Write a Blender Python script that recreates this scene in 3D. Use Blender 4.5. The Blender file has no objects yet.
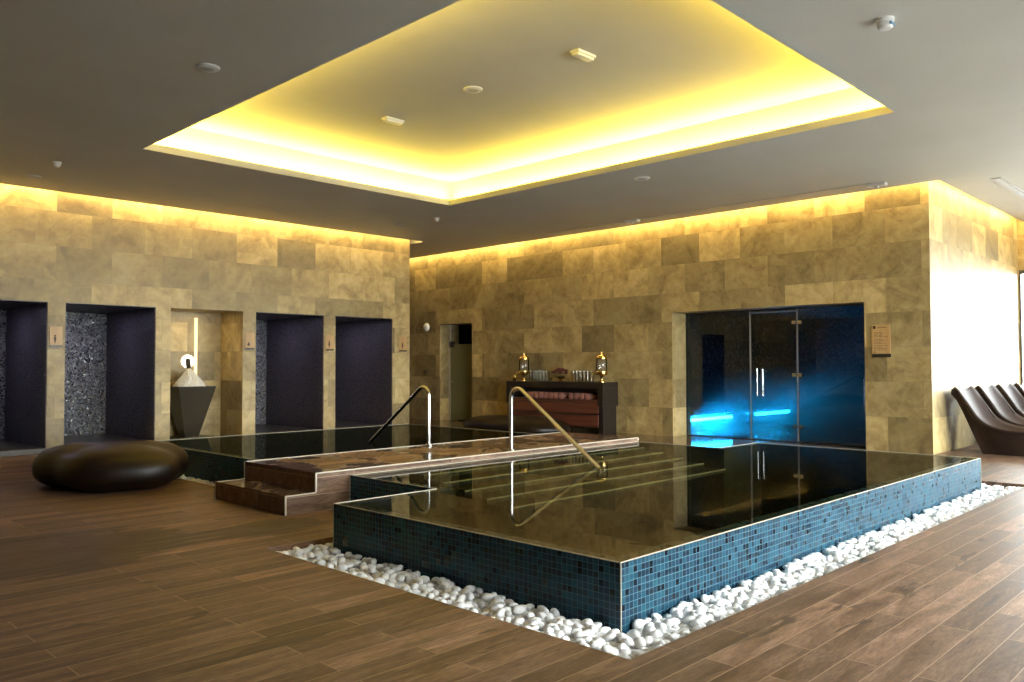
import bpy, bmesh, math, random
from mathutils import Vector, Matrix
random.seed(7)
S = bpy.context.scene
COL = S.collection
PI = math.pi
H = 1.5

# ------------------------------------------------------------------ dimensions (metres)
ZR = .334                                   # pool rim
PX0, PX1, PY0, PY1 = 3.925, 11.37, 2.93, 5.94
NX0, NX1 = 5.06, 10.30                      # the pool's middle part reaches the bridge
BY0, BY1, ZB = 7.35, 8.86, .396             # bridge
P2Y = 12.95                                 # far side of the back pool
XW, YC = 14.60, 4.465                       # glass-door wall and its outer corner
YS, XE = 15.55, 12.41                       # shower wall and its end
ZC, ZT = 4.51, 5.05                         # ceiling, raised ceiling
GAP = .243
XEND = 20.45
XN, YWIN = -5.0, -2.2

# ------------------------------------------------------------------ node helpers
def new_mat(name):
    m = bpy.data.materials.new(name); m.use_nodes = True
    nt = m.node_tree; nt.nodes.clear()
    out = nt.nodes.new('ShaderNodeOutputMaterial')
    b = nt.nodes.new('ShaderNodeBsdfPrincipled')
    nt.links.new(b.outputs[0], out.inputs[0])
    return m, nt, b, out
def N(nt, t, **k):
    n = nt.nodes.new(t)
    for a, v in k.items(): setattr(n, a, v)
    return n
def setin(nt, n, key, v):
    if hasattr(v, 'links') or isinstance(v, bpy.types.NodeSocket): nt.links.new(v, n.inputs[key])
    else: n.inputs[key].default_value = v
def rgba(c): return (c[0], c[1], c[2], 1)
def noise(nt, vec, scale, detail=4, rough=.55, dist=0):
    n = N(nt, 'ShaderNodeTexNoise'); nt.links.new(vec, n.inputs['Vector'])
    n.inputs['Scale'].default_value = scale; n.inputs['Detail'].default_value = detail
    n.inputs['Roughness'].default_value = rough; n.inputs['Distortion'].default_value = dist
    return n.outputs['Fac']
def ramp(nt, fac, stops, interp='LINEAR'):
    r = N(nt, 'ShaderNodeValToRGB'); r.color_ramp.interpolation = interp
    e = r.color_ramp.elements
    while len(e) > 1: e.remove(e[-1])
    for i, (p, c) in enumerate(stops):
        x = e[0] if i == 0 else e.new(p)
        x.position = p; x.color = rgba(c) if not isinstance(c, (int, float)) else (c, c, c, 1)
    nt.links.new(fac, r.inputs['Fac']); return r.outputs['Color']
def mix(nt, fac, a, b, mode='MIX'):
    m = N(nt, 'ShaderNodeMix', data_type='RGBA', blend_type=mode)
    for k, v in ((0, fac), (6, a), (7, b)):
        if isinstance(v, bpy.types.NodeSocket): nt.links.new(v, m.inputs[k])
        else: m.inputs[k].default_value = v if k == 0 else rgba(v)
    return m.outputs[2]
def mathn(nt, op, a, b=0.0):
    m = N(nt, 'ShaderNodeMath', operation=op)
    for k, v in ((0, a), (1, b)):
        if isinstance(v, bpy.types.NodeSocket): nt.links.new(v, m.inputs[k])
        else: m.inputs[k].default_value = v
    return m.outputs[0]
def bump(nt, b, h, strength=.2, dist=.01):
    n = N(nt, 'ShaderNodeBump'); n.inputs['Strength'].default_value = strength; n.inputs['Distance'].default_value = dist
    nt.links.new(h, n.inputs['Height']); nt.links.new(n.outputs[0], b.inputs['Normal'])
def uvn(nt): return N(nt, 'ShaderNodeUVMap', uv_map='UVMap').outputs[0]
def brick(nt, vec, w, h, mortar, offset=.5, freq=2, smooth=.1):
    n = N(nt, 'ShaderNodeTexBrick', offset=offset, offset_frequency=freq)
    nt.links.new(vec, n.inputs['Vector'])
    for k, v in (('Scale', 1), ('Brick Width', w), ('Row Height', h), ('Mortar Size', mortar), ('Mortar Smooth', smooth)):
        n.inputs[k].default_value = v
    n.inputs['Color1'].default_value = (0, 0, 0, 1); n.inputs['Color2'].default_value = (1, 1, 1, 1)
    n.inputs['Mortar'].default_value = (.5, .5, .5, 1)
    return n.outputs['Color'], n.outputs['Fac']

def simple(name, col, rough=.5, metal=0, spec=.5, coat=0, emit=None, estr=0, nz=0, nscale=8):
    m, nt, b, o = new_mat(name)
    b.inputs['Roughness'].default_value = rough; b.inputs['Metallic'].default_value = metal
    b.inputs['Specular IOR Level'].default_value = spec; b.inputs['Coat Weight'].default_value = coat
    tc = N(nt, 'ShaderNodeTexCoord').outputs['Object']
    f = noise(nt, tc, nscale, 5)
    k = max(nz, .04)
    c = ramp(nt, f, [(.3, [x*(1-k) for x in col]), (.7, [min(1, x*(1+k)) for x in col])])
    nt.links.new(c, b.inputs['Base Color'])
    if emit: b.inputs['Emission Color'].default_value = rgba(emit); b.inputs['Emission Strength'].default_value = estr
    return m

def mat_stone():
    m, nt, b, o = new_mat('travertine_slabs'); uv = uvn(nt)
    col, fac = brick(nt, uv, .92, .6, .0025, .37, 2)
    g = N(nt, 'ShaderNodeNewGeometry').outputs['Position']
    # every slab has its own cut of the marble: shift the veins by the slab's random value
    cm = N(nt, 'ShaderNodeCombineXYZ'); v3 = mathn(nt, 'MULTIPLY', col, 37.0)
    nt.links.new(v3, cm.inputs[0]); nt.links.new(v3, cm.inputs[2])
    ad = N(nt, 'ShaderNodeVectorMath', operation='ADD'); nt.links.new(g, ad.inputs[0]); nt.links.new(cm.outputs[0], ad.inputs[1])
    n1 = noise(nt, ad.outputs[0], 1.6, 6, .6, 1.2); n2 = noise(nt, ad.outputs[0], 7, 6, .65, .6)
    base = ramp(nt, n1, [(.34, (.22, .15, .065)), (.45, (.44, .335, .165)), (.56, (.61, .49, .265)), (.68, (.74, .64, .40))])
    base = mix(nt, .45, base, ramp(nt, n2, [(.32, (.30, .22, .10)), (.68, (.70, .60, .37))]))
    tint = ramp(nt, col, [(0, .50), (.5, .86), (1, 1.26)])
    base = mix(nt, 1.0, base, tint, 'MULTIPLY')
    base = mix(nt, mathn(nt, 'MULTIPLY', fac, .6), base, (.26, .21, .13))
    base = mix(nt, 1.0, base, (.80, .74, .60), 'MULTIPLY')
    nt.links.new(base, b.inputs['Base Color'])
    r = ramp(nt, n2, [(.3, .42), (.7, .62)]); nt.links.new(r, b.inputs['Roughness'])
    b.inputs['Specular IOR Level'].default_value = .5
    bump(nt, b, mathn(nt, 'SUBTRACT', mathn(nt, 'MULTIPLY', n2, .15), fac), .10, .004)
    return m

def mat_planks(name='wood_look_planks', wet_mask=True, lift=1.0, spec=.10):
    m, nt, b, o = new_mat(name); uv = uvn(nt)
    col, fac = brick(nt, uv, 1.4, .172, .003, .35, 2)
    g = N(nt, 'ShaderNodeNewGeometry').outputs['Position']
    st = N(nt, 'ShaderNodeMapping'); st.inputs['Scale'].default_value = (1.0, 6, 4); nt.links.new(g, st.inputs[0])
    cm = N(nt, 'ShaderNodeCombineXYZ'); nt.links.new(mathn(nt, 'MULTIPLY', col, 53.0), cm.inputs[0])
    ad = N(nt, 'ShaderNodeVectorMath', operation='ADD'); nt.links.new(st.outputs[0], ad.inputs[0]); nt.links.new(cm.outputs[0], ad.inputs[1])
    gr = noise(nt, ad.outputs[0], 2.0, 6, .6, .6)
    base = ramp(nt, gr, [(.3, (.072, .040, .025)), (.52, (.148, .090, .060)), (.72, (.24, .158, .112))])
    gf = noise(nt, ad.outputs[0], 14, 5, .7, .4); base = mix(nt, 1.0, base, ramp(nt, gf, [(.3, .62), (.5, 1.0), (.7, 1.3)]), 'MULTIPLY')
    base = mix(nt, 1.0, base, ramp(nt, col, [(0, .62), (.45, .92), (.8, 1.05), (1, 1.6)]), 'MULTIPLY')
    if lift != 1: base = mix(nt, 1.0, base, (lift, lift, lift), 'MULTIPLY')
    base = mix(nt, mathn(nt, 'MULTIPLY', fac, .7), base, (.36, .26, .18))
    rough = ramp(nt, gr, [(.3, .38), (.7, .55)])
    if wet_mask:
        # spilled water: puddle patches near the stairs and the whole splash zone before the steam room
        sep = N(nt, 'ShaderNodeSeparateXYZ'); nt.links.new(g, sep.inputs[0])
        X, Y = sep.outputs[0], sep.outputs[1]
        def disc(cx, cy, rx, ry):
            dx = mathn(nt, 'DIVIDE', mathn(nt, 'SUBTRACT', X, cx), rx); dy = mathn(nt, 'DIVIDE', mathn(nt, 'SUBTRACT', Y, cy), ry)
            d = mathn(nt, 'ADD', mathn(nt, 'MULTIPLY', dx, dx), mathn(nt, 'MULTIPLY', dy, dy))
            return mathn(nt, 'MAXIMUM', mathn(nt, 'SUBTRACT', 1.0, d), 0.0)
        pn = noise(nt, st.outputs[0], 1.1, 5, .6, .8)
        d = mathn(nt, 'ADD', disc(2.0, 7.3, 1.5, 1.0), disc(3.85, 6.95, .7, .45))
        pud = mathn(nt, 'ADD', mathn(nt, 'MULTIPLY', d, .45), mathn(nt, 'SUBTRACT', pn, .5))
        pud = ramp(nt, pud, [(.10, 0.), (.16, 1.)])
        base = mix(nt, mathn(nt, 'MULTIPLY', pud, .78), base, (.022, .014, .008))
        zone = ramp(nt, mathn(nt, 'ADD', mathn(nt, 'DIVIDE', mathn(nt, 'SUBTRACT', X, 11.0), 2.0), 0), [(0, 0.), (.4, 1.)])
        zone = mathn(nt, 'MULTIPLY', zone, ramp(nt, mathn(nt, 'DIVIDE', mathn(nt, 'SUBTRACT', Y, 4.6), 2.0), [(0, 0.), (.4, 1.)]))
        wet = mathn(nt, 'MAXIMUM', mathn(nt, 'MULTIPLY', pud, .06), zone)
        rough = mix(nt, wet, rough, (.08, .08, .08))
    nt.links.new(base, b.inputs['Base Color']); nt.links.new(rough, b.inputs['Roughness'])
    if wet_mask: nt.links.new(mix(nt, wet, (spec,)*3, (.5, .5, .5)), b.inputs['Specular IOR Level'])
    else:                                                            # water carried over by bathers lies on the treads in patches
        sn = N(nt, 'ShaderNodeSeparateXYZ'); nt.links.new(N(nt, 'ShaderNodeNewGeometry').outputs['Normal'], sn.inputs[0])
        wet = mathn(nt, 'MULTIPLY', ramp(nt, sn.outputs[2], [(.6, 0.), (.8, 1.)]), ramp(nt, noise(nt, g, 1.3, 4, .6, .5), [(.44, 0.), (.56, .9)]))
        b.inputs['Roughness'].default_value = .4; rough = mix(nt, wet, rough, (.06, .06, .06))
        nt.links.new(mix(nt, wet, (spec,)*3, (.5, .5, .5)), b.inputs['Specular IOR Level']); nt.links.new(rough, b.inputs['Roughness'])
    bump(nt, b, mathn(nt, 'SUBTRACT', mathn(nt, 'MULTIPLY', gr, .2), fac), .12, .003)
    return m

def mat_mosaic(name, stops, tile=.0417, mortar=.0028, grout=(.35, .43, .47), r0=.08, r1=.3, sparkle=0, spec=.6):
    m, nt, b, o = new_mat(name); uv = uvn(nt)
    col, fac = brick(nt, uv, tile, tile, mortar, 0, 1, .0)
    c = ramp(nt, col, stops)
    c = mix(nt, fac, c, grout)
    nt.links.new(c, b.inputs['Base Color'])
    r = ramp(nt, col, [(0, r0), (1, r1)]); r = mix(nt, fac, r, (.7, .7, .7)); nt.links.new(r, b.inputs['Roughness'])
    b.inputs['Specular IOR Level'].default_value = spec
    if sparkle:
        sc = N(nt, 'ShaderNodeVectorMath', operation='SCALE'); nt.links.new(uv, sc.inputs[0]); sc.inputs[3].default_value = 1/tile
        fl = N(nt, 'ShaderNodeVectorMath', operation='FLOOR'); nt.links.new(sc.outputs[0], fl.inputs[0])
        wn = N(nt, 'ShaderNodeTexWhiteNoise', noise_dimensions='3D'); nt.links.new(fl.outputs[0], wn.inputs[0])
        sb = N(nt, 'ShaderNodeVectorMath', operation='SUBTRACT'); nt.links.new(wn.outputs['Color'], sb.inputs[0]); sb.inputs[1].default_value = (.5, .5, .5)
        s2 = N(nt, 'ShaderNodeVectorMath', operation='SCALE'); nt.links.new(sb.outputs[0], s2.inputs[0]); s2.inputs[3].default_value = sparkle
        ge = N(nt, 'ShaderNodeNewGeometry')
        ad = N(nt, 'ShaderNodeVectorMath', operation='ADD'); nt.links.new(ge.outputs['Normal'], ad.inputs[0]); nt.links.new(s2.outputs[0], ad.inputs[1])
        nm = N(nt, 'ShaderNodeVectorMath', operation='NORMALIZE'); nt.links.new(ad.outputs[0], nm.inputs[0])
        nt.links.new(nm.outputs[0], b.inputs['Normal'])
        mt = ramp(nt, wn.outputs['Value'], [(.86, 0.), (.9, .9)]); nt.links.new(mt, b.inputs['Metallic'])
    else: bump(nt, b, mathn(nt, 'MULTIPLY', fac, -1.0), .25, .002)
    return m

def mat_glass(name, tint=(1, 1, 1), ior=1.45, extra=0.0, rough=0.0):
    m, nt, b, o = new_mat(name); nt.nodes.remove(b)
    t = N(nt, 'ShaderNodeBsdfTransparent'); t.inputs[0].default_value = rgba(tint)
    g = N(nt, 'ShaderNodeBsdfGlossy'); g.inputs['Roughness'].default_value = rough
    fr = N(nt, 'ShaderNodeFresnel'); fr.inputs[0].default_value = ior
    fac = mathn(nt, 'ADD', fr.outputs[0], extra)
    mx = N(nt, 'ShaderNodeMixShader'); nt.links.new(fac, mx.inputs[0]); nt.links.new(t.outputs[0], mx.inputs[1]); nt.links.new(g.outputs[0], mx.inputs[2])
    nt.links.new(mx.outputs[0], o.inputs[0]); return m

def mat_water():
    m, nt, b, o = new_mat('pool_water'); nt.nodes.remove(b)
    g = N(nt, 'ShaderNodeNewGeometry').outputs['Position']
    n1 = noise(nt, g, 1.6, 2, .5, .3); n2 = noise(nt, g, 9, 2, .5)
    h = mathn(nt, 'ADD', n1, mathn(nt, 'MULTIPLY', n2, .06))
    bp = N(nt, 'ShaderNodeBump'); bp.inputs['Strength'].default_value = .10; bp.inputs['Distance'].default_value = .012; nt.links.new(h, bp.inputs['Height'])
    t = N(nt, 'ShaderNodeBsdfTransparent'); t.inputs[0].default_value = rgba((.66, .66, .46))
    gl = N(nt, 'ShaderNodeBsdfGlossy'); gl.inputs['Roughness'].default_value = .015; nt.links.new(bp.outputs[0], gl.inputs['Normal'])
    fr = N(nt, 'ShaderNodeFresnel'); fr.inputs[0].default_value = 1.33; nt.links.new(bp.outputs[0], fr.inputs['Normal'])
    mx = N(nt, 'ShaderNodeMixShader'); nt.links.new(mathn(nt, 'MULTIPLY', fr.outputs[0], .42), mx.inputs[0]); nt.links.new(t.outputs[0], mx.inputs[1]); nt.links.new(gl.outputs[0], mx.inputs[2])
    nt.links.new(mx.outputs[0], o.inputs[0]); return m

def mat_plaster():
    m, nt, b, o = new_mat('painted_plaster')
    g = N(nt, 'ShaderNodeNewGeometry').outputs['Position']
    n = noise(nt, g, .8, 6, .6); n2 = noise(nt, g, 30, 3)
    c = ramp(nt, n, [(.3, (.56, .55, .49)), (.7, (.61, .60, .54))])
    nt.links.new(c, b.inputs['Base Color']); b.inputs['Roughness'].default_value = .55; b.inputs['Specular IOR Level'].default_value = .3
    bump(nt, b, n2, .03, .002); return m

def mat_wood(name, c0, c1, rough=.35, axis=1):
    m, nt, b, o = new_mat(name)
    tc = N(nt, 'ShaderNodeTexCoord').outputs['Object']
    mp = N(nt, 'ShaderNodeMapping'); sc = [14, 14, 14]; sc[axis] = 1.2; mp.inputs['Scale'].default_value = sc; nt.links.new(tc, mp.inputs[0])
    n = noise(nt, mp.outputs[0], 1.5, 6, .6, .8)
    nt.links.new(ramp(nt, n, [(.3, c0), (.7, c1)]), b.inputs['Base Color']); b.inputs['Roughness'].default_value = rough
    bump(nt, b, n, .05, .002); return m

M = {}
M['stone'] = mat_stone()
M['planks'] = mat_planks()
M['deck'] = mat_planks('wood_look_step_tiles', False, 1.0, .14)
BLUES = [(0, (.002, .005, .010)), (.2, (.002, .010, .024)), (.34, (.002, .016, .034)), (.48, (.003, .026, .050)), (.62, (.003, .036, .062)), (.76, (.004, .052, .084)), (.88, (.002, .016, .044)), (1, (.007, .064, .094))]
M['mosaic'] = mat_mosaic('blue_glass_mosaic', BLUES, mortar=.0019, grout=(.07, .15, .19), r0=.25, r1=.5, spec=.2)
M['mosaic_in'] = mat_mosaic('pool_interior_mosaic', [(0, (.008, .009, .006)), (.5, (.015, .016, .010)), (1, (.026, .026, .015))], grout=(.025, .025, .017), r0=.5, r1=.8, spec=.1)
M['shower'] = mat_mosaic('purple_shower_mosaic', [(0, (.055, .046, .058)), (.5, (.075, .064, .078)), (1, (.10, .088, .10))], tile=.025, mortar=.002, grout=(.05, .045, .06), r0=.25, r1=.5, spec=.3)
M['glitter'] = mat_mosaic('glitter_shower_mosaic', [(0, (.10, .10, .11)), (.5, (.16, .16, .175)), (1, (.26, .26, .27))], tile=.025, mortar=.002, grout=(.06, .06, .07), r0=.12, r1=.35, sparkle=.6)
M['steam_tile'] = mat_mosaic('steam_room_mosaic', [(0, (.02, .03, .04)), (1, (.06, .08, .10))], tile=.05, grout=(.04, .05, .06), spec=.4)
M['water'] = mat_water()
M['plaster'] = mat_plaster()
M['trim'] = simple('pale_edge_profile', (.46, .41, .32), .4)
M['steel'] = simple('polished_steel', (.82, .80, .76), .16, 1.0)
M['chrome'] = simple('chrome', (.85, .85, .85), .08, 1.0)
M['gold'] = simple('polished_brass', (.80, .55, .20), .16, 1.0)
M['brown'] = simple('dark_brown_leather', (.0085, .0045, .0025), .40, 0, .2, nz=.2, nscale=3)
M['chair'] = simple('dark_brown_moulded_shell', (.030, .019, .016), .5, 0, .16, nz=.1)
M['wenge'] = mat_wood('dark_wenge', (.008, .006, .005), (.02, .014, .01), .4)
M['mahog'] = mat_wood('red_brown_wood', (.07, .02, .012), (.15, .05, .03), .35)
M['oak'] = mat_wood('light_oak', (.38, .22, .085), (.52, .33, .14), .45, 2)
M['dark'] = simple('dark_metal', (.018, .014, .011), .4)
M['ink'] = simple('dark_brown_print', (.05, .025, .012), .6)
M['white'] = simple('white_plastic', (.90, .90, .88), .4)
M['greyp'] = simple('grey_plastic', (.55, .55, .53), .45)
M['pebble'] = simple('white_marble_pebble', (.93, .92, .91), .5, nz=.07, nscale=12)
M['bed'] = simple('pale_gravel_bed', (.80, .79, .77), .9, nz=.25, nscale=60)
M['towel'] = simple('dusty_pink_towel', (.34, .16, .13), .95, 0, .1, nz=.15, nscale=60)
M['flower'] = simple('burgundy_petals', (.085, .005, .010), .6, nz=.4, nscale=30)
M['leaf'] = simple('green_leaf', (.05, .10, .03), .5, nz=.3)
M['ice'] = simple('crushed_ice', (.80, .76, .66), .5, nz=.12, nscale=40)
M['fstone'] = simple('grey_brown_stone', (.030, .023, .013), .35, nz=.2, nscale=5)
M['curb'] = simple('dark_stone_tray', (.07, .06, .05), .3, nz=.2, nscale=6)
M['frost'] = simple('frosted_glass', (.20, .19, .09), .5, 0, .2)
M['darkroom'] = simple('dark_paint', (.02, .018, .014), .6)
M['pane'] = mat_glass('clear_glass', (.93, .95, .95))
M['steam_glass'] = mat_glass('tinted_glass', (.62, .68, .72), 1.5, .01)
M['glassware'] = mat_glass('glassware', (.985, .98, .96), 1.3, .03)
M['frame'] = simple('dark_window_frame', (.06, .055, .05), .4)
M['slot_metal'] = simple('aluminium_louvre', (.60, .60, .60), .3, .8)
M['concrete'] = simple('light_paving', (.74, .73, .70), .8, nz=.1, nscale=2)
M['cyan'] = simple('cyan_led', (.1, .6, .8), .5, emit=(.01, .46, 1.0), estr=210)
M['lamp'] = simple('lit_lamp_disc', (1, .95, .8), .5, emit=(1, .93, .75), estr=6)
M['led_white'] = simple('emergency_lens', (.9, .88, .8), .3)

# ------------------------------------------------------------------ mesh builder
class MB:
    def __init__(s): s.bm = bmesh.new()
    def box(s, x0, x1, y0, y1, z0, z1, bev=0, seg=2):
        v = [s.bm.verts.new((x, y, z)) for x in (x0, x1) for y in (y0, y1) for z in (z0, z1)]
        fs = [(0, 1, 3, 2), (4, 6, 7, 5), (0, 4, 5, 1), (2, 3, 7, 6), (0, 2, 6, 4), (1, 5, 7, 3)]
        F = [s.bm.faces.new([v[i] for i in f]) for f in fs]
        if bev:
            E = list({e for f in F for e in f.edges})
            bmesh.ops.bevel(s.bm, geom=E, offset=bev, segments=seg, affect='EDGES', profile=.5)
        return s
    def quad(s, *p):
        s.bm.faces.new([s.bm.verts.new(q) for q in p]); return s
    def loft(s, rings, closed=True, cap0=True, cap1=True):
        R = [[s.bm.verts.new(p) for p in r] for r in rings]
        n = len(R[0])
        for a, b in zip(R, R[1:]):
            for i in range(n if closed else n-1):
                j = (i+1) % n
                s.bm.faces.new((a[i], a[j], b[j], b[i]))
        if cap0 and closed: s.bm.faces.new(R[0][::-1])
        if cap1 and closed: s.bm.faces.new(R[-1])
        return s
    def lathe(s, prof, cx=0, cy=0, n=24):
        rings = [[(cx+max(r, 1e-4)*math.cos(2*PI*i/n), cy+max(r, 1e-4)*math.sin(2*PI*i/n), z) for i in range(n)] for r, z in prof]
        return s.loft(rings)
    def tube(s, pts, r, n=14):
        P = [Vector(p) for p in pts]; rings = []
        t0 = (P[1]-P[0]).normalized(); up = Vector((0, 0, 1)) if abs(t0.z) < .9 else Vector((1, 0, 0))
        nrm = t0.cross(up).normalized()
        for i, p in enumerate(P):
            t = (P[min(i+1, len(P)-1)]-P[max(i-1, 0)]).normalized()
            nrm = (nrm - t*nrm.dot(t)).normalized(); bn = t.cross(nrm)
            rr = r[i] if isinstance(r, (list, tuple)) else r
            rings.append([tuple(p + nrm*rr*math.cos(2*PI*k/n) + bn*rr*math.sin(2*PI*k/n)) for k in range(n)])
        return s.loft(rings)
    def ball(s, c, r, sub=2, sc=(1, 1, 1)):
        bmesh.ops.create_icosphere(s.bm, subdivisions=sub, radius=r, matrix=Matrix.Translation(c) @ Matrix.Diagonal((*sc, 1)))
        return s
    def build(s, name, mat, parent=None, smooth=False, uvoff=(0, 0, 0)):
        bmesh.ops.recalc_face_normals(s.bm, faces=s.bm.faces)
        uv = s.bm.loops.layers.uv.new('UVMap')
        for f in s.bm.faces:
            nx, ny, nz = map(abs, f.normal)
            for l in f.loops:
                x, y, z = l.vert.co + Vector(uvoff)
                l[uv].uv = (y, z) if nx >= ny and nx >= nz else ((x, z) if ny >= nz else (x, y))
            f.smooth = smooth
        me = bpy.data.meshes.new(name); s.bm.to_mesh(me); s.bm.free()
        me.materials.append(M[mat] if isinstance(mat, str) else mat)
        if smooth:
            try: me.set_sharp_from_angle(angle=math.radians(42))
            except Exception: pass
        o = bpy.data.objects.new(name, me); COL.objects.link(o)
        if parent: o.parent = parent
        return o
def struct(o): o['kind'] = 'structure'; return o
def tag(o, label, cat, group=None, kind=None):
    o['label'] = label; o['category'] = cat
    if group: o['group'] = group
    if kind: o['kind'] = kind
    return o
def thing(name, loc, label, cat, group=None, rz=0):
    o = bpy.data.objects.new(name, None); o.empty_display_size = .1; COL.objects.link(o)
    o.location = loc; o.rotation_euler = (0, 0, rz)
    return tag(o, label, cat, group)
def copy_tree(o, parent=None):
    kids = [c for c in COL.objects if c.parent is o]
    c = o.copy(); COL.objects.link(c)
    if parent: c.parent = parent
    for k in kids: copy_tree(k, c)
    return c

def cells(rx, ry, inside):
    """rectangles of the grid rx x ry whose centre satisfies inside()"""
    for x0, x1 in zip(rx, rx[1:]):
        for y0, y1 in zip(ry, ry[1:]):
            if inside((x0+x1)/2, (y0+y1)/2): yield x0, x1, y0, y1

# ------------------------------------------------------------------ setting: floor with sunken pebble trenches
TR = [(PX0-.50, PX1+.40, PY0-.43, PY1+.22), (NX0-.32, NX1+.32, PY1, BY0), (NX0-.32, NX1+.32, BY1, P2Y+.3)]
def hole(x, y): return any(a < x < b and c < y < d for a, b, c, d in TR)
rx = sorted({XN-.3, XW, XEND+.3, *[v for t in TR for v in t[:2]]}); ry = sorted({YWIN-.3, YC, 20.0, *[v for t in TR for v in t[2:]]})
fb = MB()
for x0, x1, y0, y1 in cells(rx, ry, lambda x, y: not hole(x, y)):
    fb.quad((x0, y0, 0), (x1, y0, 0), (x1, y1, 0), (x0, y1, 0))
for i, (x0, x1) in enumerate(zip(rx, rx[1:])):
    for y0, y1 in zip(ry, ry[1:]):
        cx, cy = (x0+x1)/2, (y0+y1)/2
        if not hole(cx, cy): continue
        for nx, ny, q in ((cx, y0-.01, ((x0, y0), (x1, y0))), (cx, y1+.01, ((x0, y1), (x1, y1))), (x0-.01, cy, ((x0, y0), (x0, y1))), (x1+.01, cy, ((x1, y0), (x1, y1)))):
            if not hole(nx, ny):
                (ax, ay), (bx_, by_) = q
                fb.quad((ax, ay, 0), (bx_, by_, 0), (bx_, by_, -.20), (ax, ay, -.20))
struct(fb.build('floor', 'planks'))
tb = MB()
def in_pool(x, y): return (PX0 < x < PX1 and PY0 < y < PY1) or (NX0 < x < NX1 and PY1 < y < P2Y)
rx2 = sorted({*rx, PX0, PX1, NX0, NX1}); ry2 = sorted({*ry, PY0, PY1, P2Y})
for x0, x1, y0, y1 in cells(rx2, ry2, lambda x, y: hole(x, y) and not in_pool(x, y)): tb.quad((x0, y0, -.195), (x1, y0, -.195), (x1, y1, -.195), (x0, y1, -.195))
struct(tb.build('floor_trench', 'bed'))

# ------------------------------------------------------------------ setting: ceiling
CX0, CX1, CY0, CY1 = 4.462, 10.108, 3.451, 11.473
def has_slab(x, y):
    if CX0 < x < CX1 and CY0 < y < CY1: return False
    if y > YS-GAP and x < XE+GAP: return False
    if x > XW-GAP and y > YC-GAP: return False
    if x > XEND-GAP: return False
    return True
cxs = sorted({XN, CX0, CX1, XE+GAP, XW-GAP, XEND-GAP, XEND}); cys = sorted({YWIN, CY0, YC-GAP, CY1, YS-GAP, 20.0})
cb = MB(); ck = {}
for x0, x1, y0, y1 in cells(cxs, cys, has_slab):
    cb.quad((x0, y0, ZC), (x1, y0, ZC), (x1, y1, ZC), (x0, y1, ZC)); cb.quad((x0, y0, ZC+.1), (x1, y0, ZC+.1), (x1, y1, ZC+.1), (x0, y1, ZC+.1))
    cx, cy = (x0+x1)/2, (y0+y1)/2
    for nx, ny, q in ((cx, y0-.01, ((x0, y0), (x1, y0))), (cx, y1+.01, ((x0, y1), (x1, y1))), (x0-.01, cy, ((x0, y0), (x0, y1))), (x1+.01, cy, ((x1, y0), (x1, y1)))):
        if not has_slab(nx, ny):
            (ax, ay), (bx_, by_) = q
            cb.quad((ax, ay, ZC), (bx_, by_, ZC), (bx_, by_, ZC+.1), (ax, ay, ZC+.1))
struct(cb.build('ceiling', 'plaster'))
uo = .36
ub = MB()
ub.quad((XN, YWIN, ZT), (XEND+.3, YWIN, ZT), (XEND+.3, 20, ZT), (XN, 20, ZT))
for a, b_ in (((CX0-uo, CY0-uo), (CX1+uo, CY0-uo)), ((CX1+uo, CY0-uo), (CX1+uo, CY1+uo)), ((CX1+uo, CY1+uo), (CX0-uo, CY1+uo)), ((CX0-uo, CY1+uo), (CX0-uo, CY0-uo))):
    ub.quad((*a, ZC+.1), (*b_, ZC+.1), (*b_, ZT), (*a, ZT))
struct(ub.build('ceiling_raised', 'plaster'))

# ------------------------------------------------------------------ setting: walls
# shower wall with its openings
OPEN = [(2.93, 4.48, 2.5), (4.757, 6.326, 2.5), (6.61, 8.086, .95), (8.374, 10.005, 2.5), (10.306, 11.897, 2.5)]
ZO = 2.62
wb = MB()
DW = 2.75
wb.box(XN, XE, YS, YS+DW, ZO, ZT)
xs = [XN] + [v for o in OPEN for v in o[:2]] + [XE]
for a, b_ in zip(xs[::2], xs[1::2]): wb.box(a, b_, YS, YS+DW, 0, ZO)
for a, b_, d in OPEN: wb.box(a, b_, YS+d, YS+DW, 0, ZO)
struct(wb.build('wall_left', 'stone'))
# glass-door wall with the steam-room opening and the far doorway
SY0, SY1, ZD, REC = 5.556, 9.521, 2.605, .54
DY0, DY1, ZD2, REC2 = 15.68, 16.967, 2.63, .33
wb = MB()
wb.box(XW, XW+.7, YC, SY0, 0, ZT); wb.box(XW, XW+.7, SY0, SY1, ZD, ZT); wb.box(XW, XW+.7, SY1, DY0, 0, ZT)
wb.box(XW, XW+.7, DY0, DY1, ZD2, ZT); wb.box(XW, XW+.7, DY1, 20.0, 0, ZT)
struct(wb.build('wall_back', 'stone'))
wb = MB(); wb.box(XW+.7, XEND, YC, YC+.3, 0, ZT)
struct(wb.build('wall_right', 'stone', uvoff=(.1, 0, 0)))
wb = MB(); wb.box(XN-.3, XN, YWIN-.3, 20, 0, ZT); struct(wb.build('wall_near', 'stone'))
wb = MB(); wb.box(XN-.3, XW+.7, 20, 20.3, 0, ZT); struct(wb.build('wall_corridor', 'stone'))
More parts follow.
